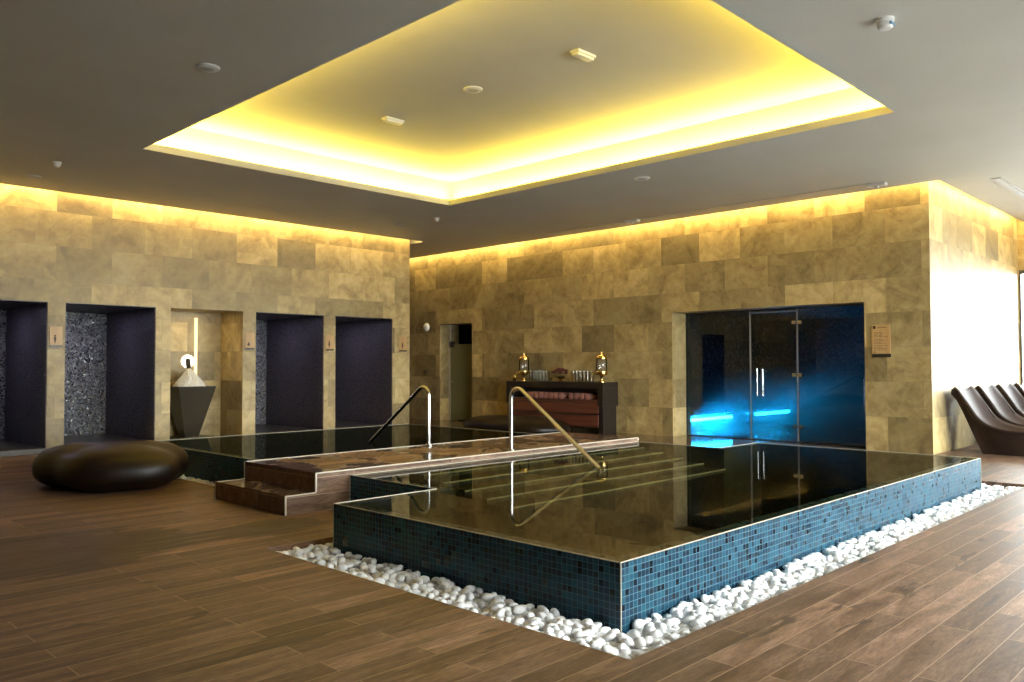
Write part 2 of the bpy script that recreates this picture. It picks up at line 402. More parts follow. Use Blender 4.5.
# window walls
def window(n, axis, c0, c1, pos, z0, z1, nm):
    f = MB(); t = .035
    def bar(a0, a1, b0, b1):
        if axis == 'x': f.box(a0, a1, pos-.05, pos+.05, b0, b1)
        else: f.box(pos-.05, pos+.05, a0, a1, b0, b1)
    bar(c0, c1, z0, z0+.08); bar(c0, c1, z1-.08, z1)
    for k in range(nm+1):
        x = c0+(c1-c0)*k/nm
        bar(max(c0, x-t), min(c1, x+t), z0+.08, z1-.08)
    fr = struct(f.build('window_%d' % n, 'frame'))
    p = MB()
    if axis == 'x': p.box(c0+.02, c1-.02, pos-.006, pos+.006, z0+.04, z1-.04)
    else: p.box(pos-.006, pos+.006, c0+.02, c1-.02, z0+.04, z1-.04)
    p.build('pane', 'pane', fr)
    a = bpy.data.lights.new('daylight_portal_%d' % n, 'AREA'); a.shape = 'RECTANGLE'; a.cycles.is_portal = True
    ao = bpy.data.objects.new('daylight_portal_%d' % n, a); COL.objects.link(ao)
    if axis == 'x': a.size, a.size_y = c1-c0, z1-z0; ao.location = ((c0+c1)/2, pos-.08, (z0+z1)/2); ao.rotation_euler = (PI/2, 0, 0)
    else: a.size, a.size_y = c1-c0, z1-z0; ao.location = (pos+.08, (c0+c1)/2, (z0+z1)/2); ao.rotation_euler = (PI/2, 0, PI/2)
WIN_Z = 3.55
wx = [(3.5, 9.5), (10.0, 15.0), (15.5, 20.4)]
wb = MB(); prev = XN-.3
for a, b_ in wx: wb.box(prev, a, YWIN-.3, YWIN, 0, ZT); wb.box(a, b_, YWIN-.3, YWIN, WIN_Z, ZT); prev = b_
wb.box(prev, XEND+.3, YWIN-.3, YWIN, 0, ZT)
struct(wb.build('wall_front', 'plaster'))
for i, (a, b_) in enumerate(wx): window(i+1, 'x', a, b_, YWIN-.15, 0, WIN_Z, 4)
wb = MB(); wb.box(XEND, XEND+.3, YWIN, YC+.3, WIN_Z, ZT); wb.box(XEND, XEND+.3, YC-.01, YC+.3, 0, WIN_Z); wb.box(XEND, XEND+.3, YWIN, -1.8, 0, WIN_Z)
struct(wb.build('wall_end', 'stone'))
window(4, 'y', -1.8, YC-.01, XEND+.06, 0, WIN_Z, 4)
gb = MB()
for x0, x1, y0, y1 in cells([-40, XN-.3, XEND+.3, 80], [-60, YWIN-.3, 20.3, 60], lambda x, y: not (XN-.3 < x < XEND+.3 and YWIN-.3 < y < 20.3)):
    gb.quad((x0, y0, -.2), (x1, y0, -.2), (x1, y1, -.2), (x0, y1, -.2))
struct(gb.build('ground', 'concrete'))

# shower recesses: mosaic linings, trays, shower heads
for i, (a, b_, d) in enumerate(OPEN):
    if i == 2: continue
    l = MB(); e = .012; y0, y1 = YS+.015, YS+d
    l.box(a, a+e, y0, y1, .1, ZO-e); l.box(b_-e, b_, y0, y1, .1, ZO-e); l.box(a, b_, y0, y1, ZO-e, ZO)
    struct(l.build('wall_shower_lining', 'shower'))
    k = MB(); k.box(a+e, b_-e, y1-e, y1, .1, ZO-e); struct(k.build('wall_shower_back', 'glitter'))
    t = MB(); t.box(a, b_, YS-.02, y1, 0, .1, .008); struct(t.build('floor_shower_tray', 'curb'))

# steam room shell
RX0, RX1, RY0, RY1 = XW+.7, XEND-.2, YC+.4, 10.32
for nm, bxs in (('wall_steam_left', (RX0, RX1, RY1, RY1+.1, 0, 2.7)), ('wall_steam_back', (RX1, RX1+.1, RY0, RY1+.1, 0, 2.7)), ('wall_steam_right', (RX0, RX1, RY0-.1, RY0, 0, 2.7)), ('ceiling_steam', (RX0, RX1, RY0, RY1, 2.66, 2.76))):
    struct(MB().box(*bxs).build(nm, 'steam_tile'))
GXP = XW+REC
d = thing('door_1', (GXP, 7.53, 0), 'x', 'x')
for k in ('label', 'category'): del d[k]
struct(d)
Y = lambda y: y-7.53
g = MB()
PAN = [(SY0+.01, 7.030), (7.045, 8.018), (8.032, SY1-.01)]
for nm, (a, b_) in zip(('glass_panel', 'glass_leaf', 'glass_panel'), PAN):
    MB().box(-.006, .006, Y(a), Y(b_), .015, ZD-.03).build(nm, 'steam_glass', d)
f = MB()
f.box(-.02, .02, Y(SY0), Y(SY1), ZD-.03, ZD); f.box(-.02, .02, Y(SY0), Y(SY1), 0, .014); f.box(-.02, .02, Y(SY0), Y(SY0)+.012, 0, ZD); f.box(-.02, .02, Y(SY1)-.012, Y(SY1), 0, ZD)
f.build('perimeter_frame', 'dark', d)
f = MB(); f.box(-.018, .018, Y(7.03)-.006, Y(7.045)+.006, .015, ZD-.03); f.box(-.018, .018, Y(8.018)-.006, Y(8.032)+.006, .015, ZD-.03)
f.box(-.018, .018, Y(7.05), Y(8.01), ZD-.075, ZD-.05)
f.build('leaf_seal', simple('grey_seal', (.22, .22, .22), .4), d)
for yy in (7.86, 7.74):
    t = MB(); t.tube([(-.0, Y(yy), 1.36), (-.055, Y(yy), 1.36)], .008); t.tube([(-.0, Y(yy), .94), (-.055, Y(yy), .94)], .008); t.tube([(-.055, Y(yy), 1.42), (-.055, Y(yy), .88)], .014)
    t.build('handle', 'chrome', d, True)
for z in (2.32, 1.30, .30):
    t = MB(); t.box(-.03, .03, Y(7.04)-.10, Y(7.04)-.015, z-.035, z+.035, .006); t.box(-.03, .03, Y(7.04)+.015, Y(7.04)+.10, z-.035, z+.035, .006); t.box(-.018, .018, Y(7.04)-.02, Y(7.04)+.02, z-.02, z+.02)
    t.build('hinge', 'chrome', d)
bn = thing('steam_bench', (17.85, 9.90, 0), 'dark tiled bench with cyan light strips along the left wall behind the glass', 'bench')
MB().box(-2.5, 2.35, -.4, .4, .40, .50, .01).build('seat_slab', 'steam_tile', bn)
MB().box(-2.5, 2.35, -.2, .4, 0, .40).build('plinth', 'steam_tile', bn)
MB().box(-2.5, -.75, -.36, -.30, .27, .33).build('light_strip', 'cyan', bn)
MB().box(.45, 2.2, -.36, -.30, .27, .33).build('light_strip', 'cyan', bn)
M['pale_tile'] = mat_mosaic('pale_floor_mosaic', [(0, (.30, .34, .36)), (1, (.48, .52, .54))], tile=.05, grout=(.25, .28, .3))
struct(MB().box(RX0, RX1, RY0, RY1, .001, .012).build('floor_steam', 'pale_tile'))
b2 = thing('steam_bench', (19.84, 7.2, 0), 'dark tiled bench across the rear of the dim glazed steam room', 'bench')
MB().box(-.4, .4, -2.3, 1.9, .40, .50, .01).build('seat_slab', 'steam_tile', b2); MB().box(-.2, .4, -2.3, 1.9, 0, .40).build('plinth', 'steam_tile', b2)

m, nt, b_, o_ = new_mat('steam'); nt.nodes.remove(b_)
vs_ = N(nt, 'ShaderNodeVolumeScatter'); vs_.inputs['Color'].default_value = (.9, .95, 1, 1); sz_ = N(nt, 'ShaderNodeSeparateXYZ'); nt.links.new(N(nt, 'ShaderNodeNewGeometry').outputs['Position'], sz_.inputs[0]); hz_ = mathn(nt, 'SUBTRACT', 1.0, mathn(nt, 'DIVIDE', sz_.outputs[2], 1.5)); nt.links.new(mathn(nt, 'MULTIPLY', mathn(nt, 'MULTIPLY', hz_, hz_), .85), vs_.inputs['Density']); vs_.inputs['Anisotropy'].default_value = .2
nt.links.new(vs_.outputs[0], o_.inputs['Volume']); M['steam'] = m
tag(MB().box(RX0+.02, RX1-.02, RY0+.02, RY1-.02, .02, 1.5).build('steam', 'steam'), 'thin steam hanging in the blue-lit room behind the glass doors', 'steam', None, 'stuff')
# far doorway with frosted leaf
d = thing('door_2', (XW+REC2, 16.3, 0), 'x', 'x')
for k in ('label', 'category'): del d[k]
struct(d)
MB().box(-.006, .006, DY0-16.3, DY1-16.3, .02, 2.08).build('frosted_leaf', 'frost', d)
t = MB(); t.tube([(-.03, .52, 1.05), (-.03, .40, 1.05)], .012); t.tube([(0, .52, 1.05), (-.03, .52, 1.05)], .012); t.build('handle', 'chrome', d, True)
for y0 in (DY0-16.3, DY1-16.3-.22): MB().box(-.02, .02, y0, y0+.2, 2.0, 2.16).build('hinge', 'dark', d)
MB().box(-.02, .02, .60, DY1-16.3, 0, ZD2).build('door_frame', 'trim', d)
bk = MB(); bk.box(XW+.7, XW+2.5, DY0-.8, DY0-.7, 0, ZT); bk.box(XW+.7, XW+2.5, DY1+.7, DY1+.8, 0, ZT); bk.box(XW+2.4, XW+2.5, DY0-.8, DY1+.8, 0, ZT); bk.box(XW+.7, XW+2.5, DY0-.8, DY1+.8, 2.9, 3.0)
struct(bk.build('wall_back_room', 'darkroom'))

# ------------------------------------------------------------------ pools
def ring_wall(mb, poly, th, z0, z1):
    """vertical wall of thickness th inside a ccw rectilinear polygon"""
    n = len(poly); ins = []
    for i in range(n):
        p0, p1, p2 = Vector(poly[i-1]), Vector(poly[i]), Vector(poly[(i+1) % n])
        d0 = (p1-p0).normalized(); d1 = (p2-p1).normalized()
        n0 = Vector((-d0.y, d0.x)); n1 = Vector((-d1.y, d1.x))
        ins.append(p1 + (n0+n1)*th)
    for i in range(n):
        j = (i+1) % n
        a, b_, c, e = poly[i], poly[j], ins[j], ins[i]
        A = [mb.bm.verts.new((*p, z)) for z in (z0, z1) for p in (a, b_, c, e)]
        for f in ((0, 1, 5, 4), (2, 3, 7, 6), (4, 5, 6, 7), (0, 3, 2, 1)): mb.bm.faces.new([A[q] for q in f])
    return ins
def flat_poly(mb, poly, z):
    mb.bm.faces.new([mb.bm.verts.new((*p, z)) for p in poly])
def pool(name, loc, poly, label, depth=-.85):
    ox, oy = loc
    P = [(x-ox, y-oy) for x, y in poly]
    r = thing(name, (ox, oy, 0), label, 'pool')
    w = MB(); ring_wall(w, P, .12, -.195, ZR-.006); w.build('mosaic_wall', 'mosaic', r, uvoff=(ox-PX0, oy-PY0, -ZR))
    t = MB()
    ring_wall(t, P, .008, ZR-.008, ZR)
    for i, (x, y) in enumerate(P):                                  # pale profile down each outward corner
        a, c = Vector(P[i-1]), Vector(P[(i+1) % len(P)]); p = Vector((x, y))
        if (p-a).to_3d().cross((c-p).to_3d()).z > 0: t.box(x-.003, x+.003, y-.003, y+.003, -.15, ZR-.004)
    t.build('edge_profile', 'trim', r)
    i_ = MB(); ins = ring_wall(MB(), P, .1205, 0, 1); ring_wall(i_, [tuple(p) for p in ins], .01, depth, ZR-.012)
    ins2 = []
    flat_poly(i_, P, depth); i_.build('basin', 'mosaic_in', r)
    wa = MB(); n = len(P)
    ins = ring_wall(MB(), P, .009, 0, 1)
    flat_poly(wa, [tuple(p) for p in ins], ZR-.0045); wo = wa.build('water_surface', 'water', r)
    return r
A = pool('plunge_pool', (7.6, 4.6), [(PX0, PY0), (PX1, PY0), (PX1, PY1), (NX1, PY1), (NX1, BY0-.005), (NX0, BY0-.005), (NX0, PY1), (PX0, PY1)],
         'large raised blue-tiled pool in front with still dark water to the brim')
st = MB(); nz = MB()
for k in range(5):                                                  # underwater stairs descending from the bridge
    y1 = BY0-.13; y0 = 6.95-.33*k; z = ZR-.035-.05*k
    st.box(5.75-7.6, 9.9-7.6, y0-4.6, y1-4.6-.0005*k, z-.05, z)
    nz.box(5.75-7.6, 9.9-7.6, y0-4.6-.002, y0-4.6+.022, z-.012, z+.002)
sto = st.build('submerged_stairs', 'mosaic_in', A); nz.build('stair_nosing', simple('worn_nosing', (.22, .21, .14), .6), sto)
B = pool('plunge_pool', (7.6, 10.9), [(NX0, BY1+.005), (NX1, BY1+.005), (NX1, P2Y), (NX0, P2Y)],
         'smaller raised pool behind the wooden walkway, in front of the showers')

# bridge with two steps at each end
SX0, SX1 = 4.29, 4.64
MX = (NX0+NX1)/2
br = thing('walkway', (MX, (BY0+BY1)/2, 0), 'raised wood-tiled walkway with end steps crossing between the two pools', 'walkway')
hy = (BY1-BY0)/2; ZS = .197
L0, L1, T = SX0-MX, SX1-MX, -(SX0-MX)
bo = MB(); bo.box(L1, NX1-MX+.0, -hy, hy, 0, ZB-.006); bo.build('deck', 'deck', br, uvoff=(MX, 8.1, 0))
bo = MB(); bo.box(L0, L1, -hy, hy, 0, ZS-.006); bo.build('step', 'deck', br, uvoff=(MX, 8.1, 0))
bo = MB(); bo.box(NX1-MX, NX1-MX+.35, -hy, hy, 0, ZS-.006); bo.build('step', 'deck', br, uvoff=(MX, 8.1, 0))
e = MB(); q = .010
for sy in (-1, 1):
    y0, y1 = (sy*hy-.004, sy*hy+.012) if sy < 0 else (sy*hy-.012, sy*hy+.004)
    e.box(L1-.004, NX1-MX, y0, y1, ZB-.012, ZB)
    e.box(L0-.004, L1, y0, y1, ZS-.012, ZS); e.box(L1-.006, L1+.012, y0, y1, ZS, ZB-.01); e.box(L0-.006, L0+.012, y0, y1, 0, ZS-.01)
    e.box(NX1-MX-.004, NX1-MX+.02, y0, y1, ZB-.05, ZB-.01)
e.build('edge_profile', 'trim', br)
e = MB(); e.box(L1-.003, L1+.012, -hy+.012, hy-.012, ZB-.012, ZB-.0005); e.box(L0-.003, L0+.012, -hy+.012, hy-.012, ZS-.012, ZS-.0005)
e.build('step_nosing', 'deck', br, uvoff=(MX, 8.1, 0))

# handrails
def handrail(x, yb, ye, sgn, xe, label):
    r = thing('handrail', (x, yb, ZB), label, 'handrail', 'handrails of the pools')
    top = 1.20-ZB; rr = .12
    pts = [(0, 0, 0), (0, 0, top-rr)]
    a_end = math.radians(128)
    for i in range(1, 11):
        a = a_end*i/10
        pts.append((0, sgn*rr*(1-math.cos(a)), top-rr+rr*math.sin(a)))
    ylast, zlast = pts[-1][1], pts[-1][2]
    end = ((xe-x), ye-yb, ZR-.35-ZB)
    k = (ZR-ZB-zlast)/(ye-yb-ylast); L = (-.05)
    pe = (xe-x, (ye-yb)+L/k*1.0 if k else 0, ZR-ZB+L)
    for t_ in (.33, .66, 1): pts.append((pe[0]*t_, ylast+(pe[1]-ylast)*t_, zlast+(pe[2]-zlast)*t_))
    MB().tube(pts, .026).build('rail_tube', 'steel', r, True)
    MB().lathe([(.055, 0), (.055, .012), (.03, .02), (.03, .0)], n=20).build('base_flange', 'steel', r, True)
    return r
handrail(7.62, 7.44, 5.89, -1, 7.44, 'steel handrail dipping into the large front pool')
handrail(7.34, 8.77, 10.45, 1, 7.60, 'steel handrail dipping into the smaller pool behind the walkway')

# ------------------------------------------------------------------ pebbles
def pebble_mesh(i, sub):
    bm = bmesh.new(); bmesh.ops.create_icosphere(bm, subdivisions=sub, radius=1)
    rnd = random.Random(100+i); ph = [rnd.uniform(0, 6) for _ in range(6)]
    sx, sy, sz = rnd.uniform(.9, 1.15), rnd.uniform(.72, .95), rnd.uniform(.58, .8)
    for v in bm.verts:
        x, y, z = v.co
        f = 1+.08*math.sin(2.1*x+ph[0])+.08*math.sin(2.6*y+ph[1])+.06*math.sin(3*z+ph[2]+x)
        v.co = Vector((x*sx*f, y*sy*f, z*sz*f))
    for f in bm.faces: f.smooth = True
    me = bpy.data.meshes.new('pebble'); bm.to_mesh(me); bm.free(); me.materials.append(M['pebble']); return me
PM = [pebble_mesh(i, 3) for i in range(8)]; PL = [pebble_mesh(i, 2) for i in range(6)]
strips = [  # x0,x1,y0,y1
    (PX0-.495, PX0-.005, PY0-.425, PY1+.215), (PX0-.005, PX1+.395, PY0-.425, PY0-.005), (PX0-.01, NX0-.33, PY1+.005, PY1+.215),
    (NX0-.31, NX0-.01, PY1+.01, BY0-.02), (PX1+.005, PX1+.395, PY0-.01, PY1+.215), (NX1+.01, NX1+.31, PY1+.02, BY0-.02), (NX0-.31, NX0-.01, BY1+.02, P2Y+.02)]
pts = []
sp = .060
for layer, z in ((0, -.135), (1, -.094), (2, -.055)):
    for (x0, x1, y0, y1) in strips:
        nx, ny = max(1, int((x1-x0)/sp)), max(1, int((y1-y0)/(sp*.9)))
        for i in range(nx):
            for j in range(ny):
                x = x0+(i+.5+.5*(j % 2)*.9-.22+(layer % 2)*.3)*(x1-x0)/nx+random.uniform(-.010, .010)
                y = y0+(j+.5+(layer % 2)*.3)*(y1-y0)/ny+random.uniform(-.010, .010)
                r = random.uniform(.033, .046)
                if layer == 2 and (random.random() < .5): continue
                if not (x0+r*.8 < x < x1-r*.8 and y0+r*.8 < y < y1-r*.8): 
                    x = min(max(x, x0+r), x1-r); y = min(max(y, y0+r), y1-r)
                pts.append((x, y, z+random.uniform(-.008, .008), r, layer))
hid = lambda p: (p[0] > NX0-.4 and p[1] > PY1-.1) or p[0] > PX1 or (p[0] > PX0 and p[1] > PY1)
cand = sorted((p for p in pts if p[4] >= 1 and not hid(p)), key=lambda p: p[0]**2+p[1]**2+(H-p[2])**2)[:300]
cs = set(cand)
for k, p in enumerate(cand):
    o = bpy.data.objects.new('pebble', PM[k % 8]); COL.objects.link(o)
    o.location = p[:3]; o.scale = (p[3],)*3; o.rotation_euler = (random.uniform(-.4, .4), random.uniform(-.4, .4), random.uniform(0, 6.28))
    tag(o, 'rounded white pebble among those heaped round the front corner of the large pool', 'pebble', 'pebbles round the front corner of the large pool')
from mathutils import Euler
VV, FF = [], []
src = [([v.co.copy() for v in m.vertices], [tuple(p.vertices) for p in m.polygons]) for m in PL]
for k, p in enumerate(pts):
    if p in cs: continue
    vs, fs = src[k % 6]; b0 = len(VV)
    mt = Matrix.Translation(p[:3]) @ Euler((random.uniform(-.4, .4), random.uniform(-.4, .4), random.uniform(0, 6.28))).to_matrix().to_4x4() @ Matrix.Scale(p[3], 4)
    VV.extend(tuple(mt @ v) for v in vs); FF.extend(tuple(i+b0 for i in f) for f in fs)
me = bpy.data.meshes.new('pebble_bed'); me.from_pydata(VV, [], FF); me.polygons.foreach_set('use_smooth', [True]*len(FF)); me.materials.append(M['pebble']); me.update()
o = bpy.data.objects.new('pebble_bed', me); COL.objects.link(o)
tag(o, 'long beds of white pebbles running along the foot of the two pools', 'pebbles', None, 'stuff')

# ------------------------------------------------------------------ brown pebble-shaped seats
def lobed_seat(loc, rx, ry, h, lobes, label, rz):
    bm = bmesh.new(); bmesh.ops.create_icosphere(bm, subdivisions=5, radius=1)
    for v in bm.verts:
        x, y, z = v.co; a = math.atan2(y, x); rad = math.hypot(x, y)
        lob = 1
        for (n, amp, ph) in lobes: lob += amp*math.cos(n*a+ph)
        crease = 0
        for (n, amp, ph) in lobes: crease += amp*.9*math.cos(n*a+ph)*min(1, rad*1.3)
        zz = math.copysign(abs(z)**.75, z)
        zz = max(zz*(.85 if zz < 0 else 1), -.60)
        v.co = Vector((x*rx*lob, y*ry*lob, h*.445*(zz*(1+crease)+.80)))
        if v.co.z > h*.6: v.co.z -= (v.co.z-h*.6)*.25*(1-rad)
    zmin = min(v.co.z for v in bm.verts)
    for v in bm.verts: v.co.z -= zmin
    for f in bm.faces: f.smooth = True
    me = bpy.data.meshes.new('lounge_pouf'); bm.to_mesh(me); bm.free(); me.materials.append(M['brown'])
    o = bpy.data.objects.new('lounge_pouf', me); COL.objects.link(o); o.location = loc; o.rotation_euler = (0, 0, rz)
    return tag(o, label, 'seat')
lobed_seat((3.91, 10.83, 0), .80, .96, .76, [(3, .07, .4), (5, .05, 1.3)], 'large dark brown pebble-shaped leather pouf on the floor before the showers', .3)
lobed_seat((12.75, 12.30, 0), .80, 1.42, .58, [(3, .06, 1.0), (5, .03, .2)], 'long low brown pebble-shaped seat in front of the dark console', 0)

# ------------------------------------------------------------------ console with towels, dispensers, glasses
KX, KY0, KY1, KH = 14.05, 10.93, 13.88, 1.125
cn = thing('console', (14.32, (KY0+KY1)/2, 0), 'dark wooden console with red-brown drawers against the stone wall', 'console')
W = (KY1-KY0)/2; fx = KX-14.32; bx2 = .27
MB().box(fx, bx2, -W, W, KH-.14, KH, .006).build('top', 'wenge', cn)
for a, b_ in ((-W, -W+.16), (W-.16, W)):
    MB().box(fx, bx2, a, b_, .60, KH-.14, .004).build('side_panel', 'wenge', cn)
    MB().box(fx+.05, bx2-.03, a+(.03 if a < 0 else 0), b_-(0 if a < 0 else .03), 0, .60, .004).build('leg', 'wenge', cn)
MB().box(fx+.04, bx2-.02, -W+.16, W-.16, .70, .735).build('shelf', 'mahog', cn)
MB().box(bx2-.03, bx2-.01, -W+.16, W-.16, .16, KH-.14).build('back_panel', 'wenge', cn)
MB().box(fx+.06, bx2-.03, -W+.16, W-.16, .12, .70).build('carcass', 'wenge', cn)
for k, (z0, z1) in enumerate(((.43, .69), (.145, .40))):
    dr = MB().box(fx+.03, fx+.06, -W+.165, W-.165, z0, z1, .004).build('drawer', 'mahog', cn)
    MB().box(fx+.015, fx+.03, -W+.4, W-.4, z1-.03, z1-.015, .003).build('pull', 'dark', dr)
TOW = [(11.42+.155*i, 0) for i in range(4)] + [(12.18+.155*i, 0) for i in range(8)]
pos = ['the end nearest the glass doors']
tw = None
def roll(name):
    m = MB(); prof = []
    m.tube([(-.17, 0, 0), (-.165, 0, 0), (.165, 0, 0), (.17, 0, 0)], [.055, .07, .07, .055], 18)
    o = m.build(name, 'towel', None, True); 
    sp_ = MB(); pts_ = [(-.172, .058*(1-t/30)*math.cos(t*.7), .058*(1-t/30)*math.sin(t*.7)) for t in range(28)]
    sp_.tube(pts_, .004, 6).build('rolled_edge', 'towel', o, True)
    return o
tw = roll('rolled_towel')
for k, (y, _) in enumerate(TOW):
    o = tw if k == 0 else copy_tree(tw)
    o.location = (14.27, y, .735+.07)
    if k < 4: tag(o, 'dusty pink rolled towel in the short row at the right of the console shelf', 'towel', 'rolled towels right of the shelf gap')
    else: tag(o, 'dusty pink rolled towel in the long row at the left of the console shelf', 'towel', 'rolled towels left of the shelf gap')
def dispenser(y, label):
    r = thing('drink_dispenser', (14.30, y, KH), label, 'drink dispenser', 'brass drink dispensers')
    MB().lathe([(.085, 0), (.085, .015), (.03, .04), (.028, .11), (.05, .14)], n=24).build('base', 'gold', r, True)
    MB().lathe([(.05, .14), (.125, .155), (.135, .18), (.135, .235), (.125, .245)], n=28).build('collar', 'gold', r, True)
    MB().lathe([(.118, .245), (.122, .26), (.122, .50), (.118, .51)], n=28).build('glass_tank', 'glassware', r, True)
    MB().lathe([(.128, .51), (.132, .53), (.122, .565), (.085, .60), (.03, .615), (.03, .625)], n=28).build('domed_lid', 'gold', r, True)
    MB().lathe([(.012, .62), (.022, .64), (.026, .655), (.018, .675), (.0, .68)], n=16).build('finial', 'gold', r, True)
    t = MB(); t.tube([(-.06, .11, .20), (-.07, .16, .20), (-.07, .19, .19), (-.07, .195, .15)], [.014, .014, .013, .012], 10); t.box(-.078, -.062, .145, .155, .20, .25); t.build('tap', 'gold', r, True)
    return r
dispenser(13.52, 'brass domed glass drink dispenser beside the small cup on the console')
dispenser(11.16, 'brass domed glass drink dispenser at the console end nearest the glass doors')
c = thing('brass_cup', (14.2, 13.745, KH), 'small brass cup beside the left drink dispenser on the console', 'cup')
MB().lathe([(.03, 0), (.04, .01), (.055, .05), (.06, .10), (.054, .10), (.048, .05), (.0, .02)], n=20).build('bowl', 'gold', c, True)
MB().ball((0, 0, .10), .042, 2).build('fruit', simple('lemon_peel', (.55, .38, .03), .5), c, True)
gl = MB().lathe([(.030, 0), (.036, .01), (.045, .24), (.042, .24), (.034, .02), (0, .014)], n=18).build('drinking_glass', 'glassware', None, True)
first = True
for y0, n, lab, grp in ((12.80, 5, 'tall clear drinking glass in the cluster between the flowers and the left dispenser', 'glasses left of the flowers'), (11.48, 5, 'tall clear drinking glass in the cluster between the flowers and the right dispenser', 'glasses right of the flowers')):
    for i in range(n):
        for j in range(2):
            o = gl if first else gl.copy()
            if not first: COL.objects.link(o)
            first = False
            o.location = (14.22+.12*j, y0+.105*i, KH); tag(o, lab, 'glass', grp)
fl = thing('flower_bowl', (14.28, 12.34, KH), 'gold bowl of burgundy flowers between the glasses on the console', 'flowers')
MB().lathe([(.05, 0), (.055, .012), (.025, .03), (.03, .05), (.085, .075), (.11, .12), (.102, .12), (.08, .085), (0, .06)], n=24).build('bowl', 'gold', fl, True)
rnd = random.Random(3)
for k in range(17):
    a = k*2.4; rr = .17*math.sqrt((k+.5)/17); z = .15+math.sqrt(max(.0004, .0300-rr*rr))*.85+rnd.uniform(-.015, .015)
    b = MB()
    for q_ in range(6):
        aa = q_*PI/3+k
        b.ball((rr*math.cos(a)+.026*math.cos(aa), rr*math.sin(a)*1.1+.026*math.sin(aa), z), .026, 1, (1, 1, .7))
    b.ball((rr*math.cos(a), rr*math.sin(a)*1.1, z+.012), .024, 1)
    b.build('blossom', 'flower', fl, True)
lf = MB()
for k in range(10):
    a = k*.63; lf.ball((.13*math.cos(a), .13*math.sin(a), .13), .05, 1, (1, .6, .25))
lf.build('leaves', 'leaf', fl, True)

# ------------------------------------------------------------------ shell loungers
def lounger_parts(root):
    prof = [(0, 1.06), (-.03, 1.045), (-.10, .90), (-.19, .72), (-.30, .53), (-.45, .40), (-.65, .325), (-.90, .30), (-1.15, .325), (-1.38, .385), (-1.5, .43)]
    # resample
    def cr(p0, p1, p2, p3, t):
        return tuple(.5*((2*b)+(c-a)*t+(2*a-5*b+4*c-d)*t*t+(3*b-a-3*c+d)*t**3) for a, b, c, d in zip(p0, p1, p2, p3))
    P = []
    for i in range(len(prof)-1):
        p = [prof[max(i-1, 0)], prof[i], prof[i+1], prof[min(i+2, len(prof)-1)]]
        for k in range(3): P.append(cr(*p, k/3))
    P.append(prof[-1]); n = len(P); w = .50; nv = 16
    rows = []
    for i, (y, z) in enumerate(P):
        u = i/(n-1); t = Vector(P[min(i+1, n-1)])-Vector(P[max(i-1, 0)]); t.normalize(); nn = Vector((t.y, -t.x)); nn = nn if nn.y > 0 else -nn
        wing = .14*math.sin(min(1, u*1.15+.15)*PI)**.7 if u < .9 else .14*math.sin(min(1, .9*1.15+.15)*PI)**.7
        wing = .05+.10*math.sin(PI*min(1, max(0, u)))
        row = []
        for k in range(nv+1):
            v = -1+2*k/nv; e = abs(v)**3.2
            drop = .10*v*v if u < .06 else 0
            row.append((v*w*(1-.06*(1-u)), y+nn.x*wing*e, z+nn.y*wing*e-drop*max(0, 1-u/.06)))
        rows.append(row)
    m = MB(); V = [[m.bm.verts.new(p) for p in r] for r in rows]
    for a, b in zip(V, V[1:]):
        for k in range(nv): m.bm.faces.new((a[k], a[k+1], b[k+1], b[k]))
    o = m.build('seat_shell', 'chair', root, True)
    so = o.modifiers.new('thickness', 'SOLIDIFY'); so.thickness = .045; so.offset = -1
    # outer hull from the shell's rim down to the narrow foot
    def outline(f):
        ring = []
        lft = [r[0] for r in rows]; rgt = [r[-1] for r in rows]
        return lft, rgt
    lft, rgt = outline(0)
    loop = rgt + [rows[-1][k] for k in range(nv-1, 0, -1)] + lft[::-1] + [rows[0][k] for k in range(1, nv)]
    rings = []
    for f in (0, .12, .3, .5, .7, .86, .96, 1.0):
        g = f**.8
        ring = []
        for x, y, z in loop:
            yb = -.42 + (y/1.5)*.80 ; xb = x*.66
            s_ = g
            bulge = math.sin(PI*f)*.05
            ring.append((x+(xb-x)*s_+math.copysign(bulge*.4, x), y+(yb-y)*s_**.9+(bulge if y > -.3 else 0)*.4, max(0, (z-.012)*(1-f))))
        rings.append(ring)
    h = MB(); h.loft(rings, True, False, True); h.build('base', 'chair', root, True)
ch = thing('shell_lounger', (15.62, 4.33, 0), 'x', 'lounge chair', 'row of shell loungers along the side wall')
lounger_parts(ch)
labs = ['dark brown moulded shell lounger nearest the wall corner, first of the row', 'second dark brown shell lounger from the stone wall corner',
        'third dark brown shell lounger from the stone wall corner', 'dark brown shell lounger closest to the tall end window, last of the row']
for k in range(4):
    o = ch if k == 0 else copy_tree(ch)
    o.location = (15.62+1.36*k, 4.33, 0); o['label'] = labs[k]

# ------------------------------------------------------------------ ice fountain in the stone recess
FX, FY = 7.22, 16.08
fo = thing('ice_fountain', (FX, FY, 0), 'inverted stone pyramid basin heaped with ice in the lit stone recess', 'fountain')
MB().box(-.40, .34, -.42, .36, 0, .10, .01).build('plinth', 'fstone', fo)
def sq(h, z): return [(-h, -h, z), (h, -h, z), (h, h, z), (-h, h, z)]
MB().loft([sq(.14, .10), sq(.375, 1.07), sq(.38, 1.10), sq(.34, 1.10), sq(.32, 1.06)]).build('basin', 'fstone', fo)
im = MB(); im.lathe([(.325, 1.07), (.28, 1.15), (.20, 1.25), (.10, 1.37), (.03, 1.435), (0, 1.44)], n=40)
rnd = random.Random(5)
for v in im.bm.verts: v.co += Vector((rnd.uniform(-.012, .012), rnd.uniform(-.012, .012), rnd.uniform(-.012, .012)))
im.build('ice_heap', 'ice', fo)
ds = thing('ice_chute', (7.36, YS+.94, 1.60), 'steel ice chute with glowing round plate on the recess wall above the fountain', 'chute')
